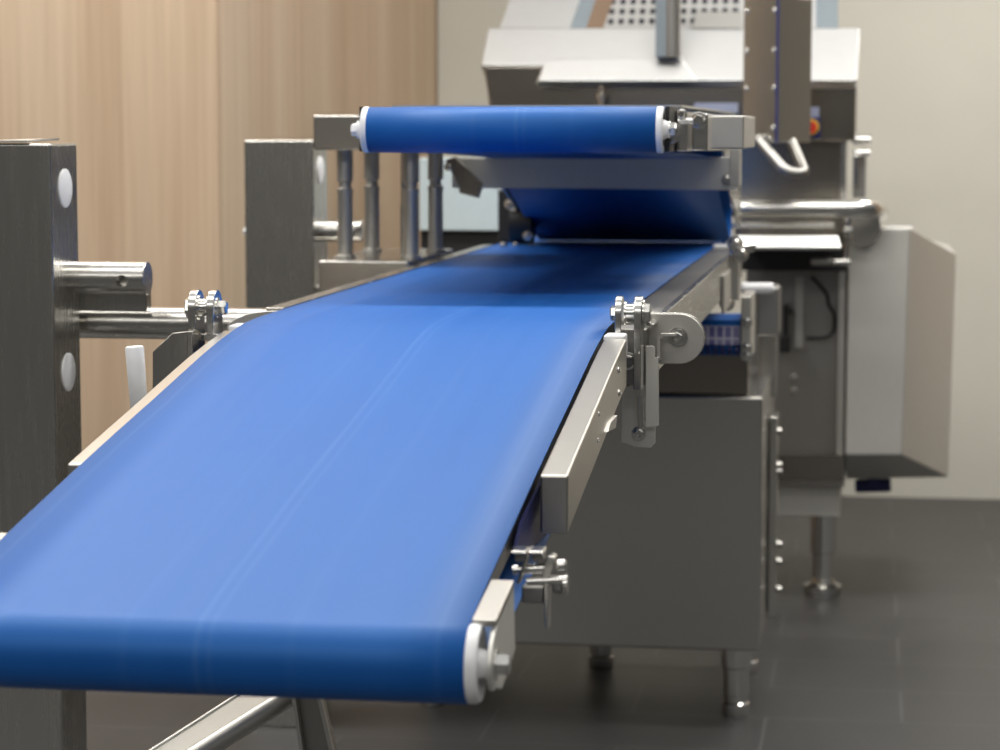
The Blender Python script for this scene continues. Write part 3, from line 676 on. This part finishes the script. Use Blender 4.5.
part('thin_bar', MB().cyl(P(725, 225.5, 6.25), P(834, 225.5, 6.25), .0085, n=16), BRIGHT, sl)
sq = [P(735, 247, 6.15), P(841, 247, 6.15), P(838, 236, 6.17), P(735, 236, 6.17)]
part('shelf_plate', MB().hull(sq, [q + Vector((0, .004, -.008)) for q in sq]), HOODM, sl)
part('shelf_body', MB().box(P(735, 240, 6.3).x, P(836, 240, 6.3).x, 6.175, 6.455, P(800, 244, 6.18).z, P(800, 238, 6.18).z), STEEL, sl, bevel=.001)
part('recess_shade_plate', MB().box(P(738, 258, 6.44).x, P(846, 258, 6.44).x, 6.44, 6.455, P(800, 271, 6.44).z, P(800, 247, 6.44).z), BLACK, sl)  # black plate in place of the shade inside the recess
part('joint_rod', MB().cyl(P(849, 218, 6.28), P(846, 266, 6.28), .0085, n=16), BRIGHT, sl)
part('joint_knob', MB().cyl(P(843, 231, 6.26), P(853, 231, 6.26), .011, n=16, ch=.003), BRIGHT, sl)
part('joint_knob', MB().cyl(P(832, 262, 6.26), P(851, 262, 6.26), .009, n=16, ch=.003), BRIGHT, sl)
part('grip', MB().cyl(P(811, 262, 6.26), P(832, 262, 6.26), .011, n=16, ch=.003), DULL, sl)
# lower cabinet, cable, switch, base and leg
part('lower_cabinet', MB().box(P(745, 380, 6.55).x, P(846, 380, 6.55).x, 6.55, 7.2, P(800, 486, 6.55).z, P(800, 266, 6.55).z), DULL, sl, bevel=.003)
part('cabinet_strip', MB().box(P(795, 330, 6.54).x, P(803, 330, 6.54).x, 6.53, 6.549, P(800, 348, 6.54).z, P(800, 276, 6.54).z), SATIN, sl, bevel=.001)
part('cabinet_post', MB().box(P(838, 330, 6.54).x, P(845, 330, 6.54).x, 6.51, 6.549, P(840, 455, 6.54).z, P(840, 268, 6.54).z), SATIN, sl, bevel=.001)
part('cable', MB().tube([P(*q, 6.53) for q in ((811, 277), (822, 288), (828, 296), (828, 304), (835, 314), (834, 332), (826, 338), (806, 338))], .0045, 10, .03), BLACK, sl)
part('interlock', MB().box(P(783, 322, 6.5).x, P(788, 322, 6.5).x, 6.5, 6.549, P(785, 345, 6.5).z, P(785, 305, 6.5).z).box(P(780, 345, 6.5).x, P(790, 345, 6.5).x, 6.48, 6.53, P(785, 352, 6.5).z, P(785, 336, 6.5).z).box(P(785, 311, 6.5).x, P(793, 311, 6.5).x, 6.5, 6.53, P(785, 313, 6.5).z, P(785, 309, 6.5).z), BLACK, sl, bevel=.003)
for y in (378, 391):
    part('cabinet_bolt', MB().hexbolt(P(794, y, 6.549), (0, -1, 0), .0085, .008), BRIGHT, sl)
lip = [P(770, 455, 6.5), P(843, 455, 6.5), Vector((P(843, 455, 6.5).x, 6.54, P(846, 480, 6.54).z)), P(772, 481, 6.54)]
part('bottom_lip', MB().hull(lip, [q + Vector((0, .008, 0)) for q in lip]), DARK, sl)  # dark tone stands in for the dark floor this steel reflects
part('base_beam', MB().box(P(700, 500, 6.6).x, P(840, 500, 6.6).x, 6.6, 7.3, P(800, 516, 6.6).z, P(800, 484, 6.6).z), MATTE, sl, bevel=.004)
zf = P(822, 515, 6.72).z
lx = P(823, 560, 6.74).x
part('foot', MB().lathe((lx, 6.74, 0), (0, 0, 1), [(0, .048), (.008, .052), (.028, .052), (.036, .034), (.05, .031), (.05, .030), (zf * .52, .030), (zf * .52 + .004, .037), (zf, .037)], 32), BRIGHT, sl)
part('foot', MB().lathe((-.85, 6.74, 0), (0, 0, 1), [(0, .048), (.028, .052), (.036, .034), (.05, .030), (zf * .52, .030), (zf * .52 + .004, .037), (zf, .037)], 32), BRIGHT, sl)

# ------------------------------------------------------------------ discharge hood at the right
ch = thing('discharge_hood', 'tall chamfered steel hood right of the slicing machine, before the pale wall', 'hood', at(880, 480, Y=6.8))
x0c = P(847.5, 300, 6.5).x
fr = [Vector((x0c, 6.5, P(848, 228, 6.5).z)), P(910, 228, 6.5), P(902, 455, 6.5), Vector((x0c, 6.5, P(848, 455, 6.5).z))]
md = [fr[0] + Vector((0, .35, 0)), P(956, 254, 6.85), P(948, 477, 6.85), Vector((x0c, 6.85, P(848, 479, 6.85).z))]
bkp = [v + Vector((0, .5, 0)) for v in md]
mb = MB()
vs = [[mb.bm.verts.new(p) for p in ring] for ring in (fr, md, bkp)]
mb._face(vs[0]); mb._face(vs[2][::-1])
for a, b in zip(vs, vs[1:]):
    for i in range(4): mb._face((a[i], b[i], b[(i + 1) % 4], a[(i + 1) % 4]))
part('shell', mb, MATTE, ch, bevel=.004)
part('rim', MB().tube([P(886, 227, 6.6), P(913, 227, 6.6)], .004, 10), BRIGHT, ch)
part('bar_disc', MB().cyl(P(862, 228, 6.47), P(862, 228, 6.485), .05, n=32), STEEL, sl)
part('caster', MB().cyl(P(855, 486, 6.95), P(891, 485, 6.95), .02, n=24, ch=.005).box(P(868, 480, 6.95).x, P(878, 480, 6.95).x, 6.93, 6.97, P(870, 486, 6.95).z, P(870, 476, 6.95).z), NAVY, ch, label='dark blue roller under the hood')

# ------------------------------------------------------------------ pale box behind the rods
mo = thing('pale_cover_box', 'pale blue-grey box with black base behind the lifting rods', 'box', at(460, 252, Y=6.1))
Ym = 6.1
part('cover', MB().box(P(419, 190, Ym).x, P(498, 190, Ym).x, Ym, Ym + .25, P(460, 231, Ym).z, P(460, 158, Ym).z), PALE, mo, bevel=.004)
part('base', MB().box(P(419, 240, Ym).x, P(502, 240, Ym).x, Ym + .02, Ym + .27, P(460, 262, Ym).z, P(460, 231.5, Ym).z), BLACK, mo, bevel=.003)
part('pedestal', MB().box(P(424, 240, Ym).x, P(490, 240, Ym).x, Ym + .05, Ym + .22, 0, P(460, 262.3, Ym).z), DULL, mo)
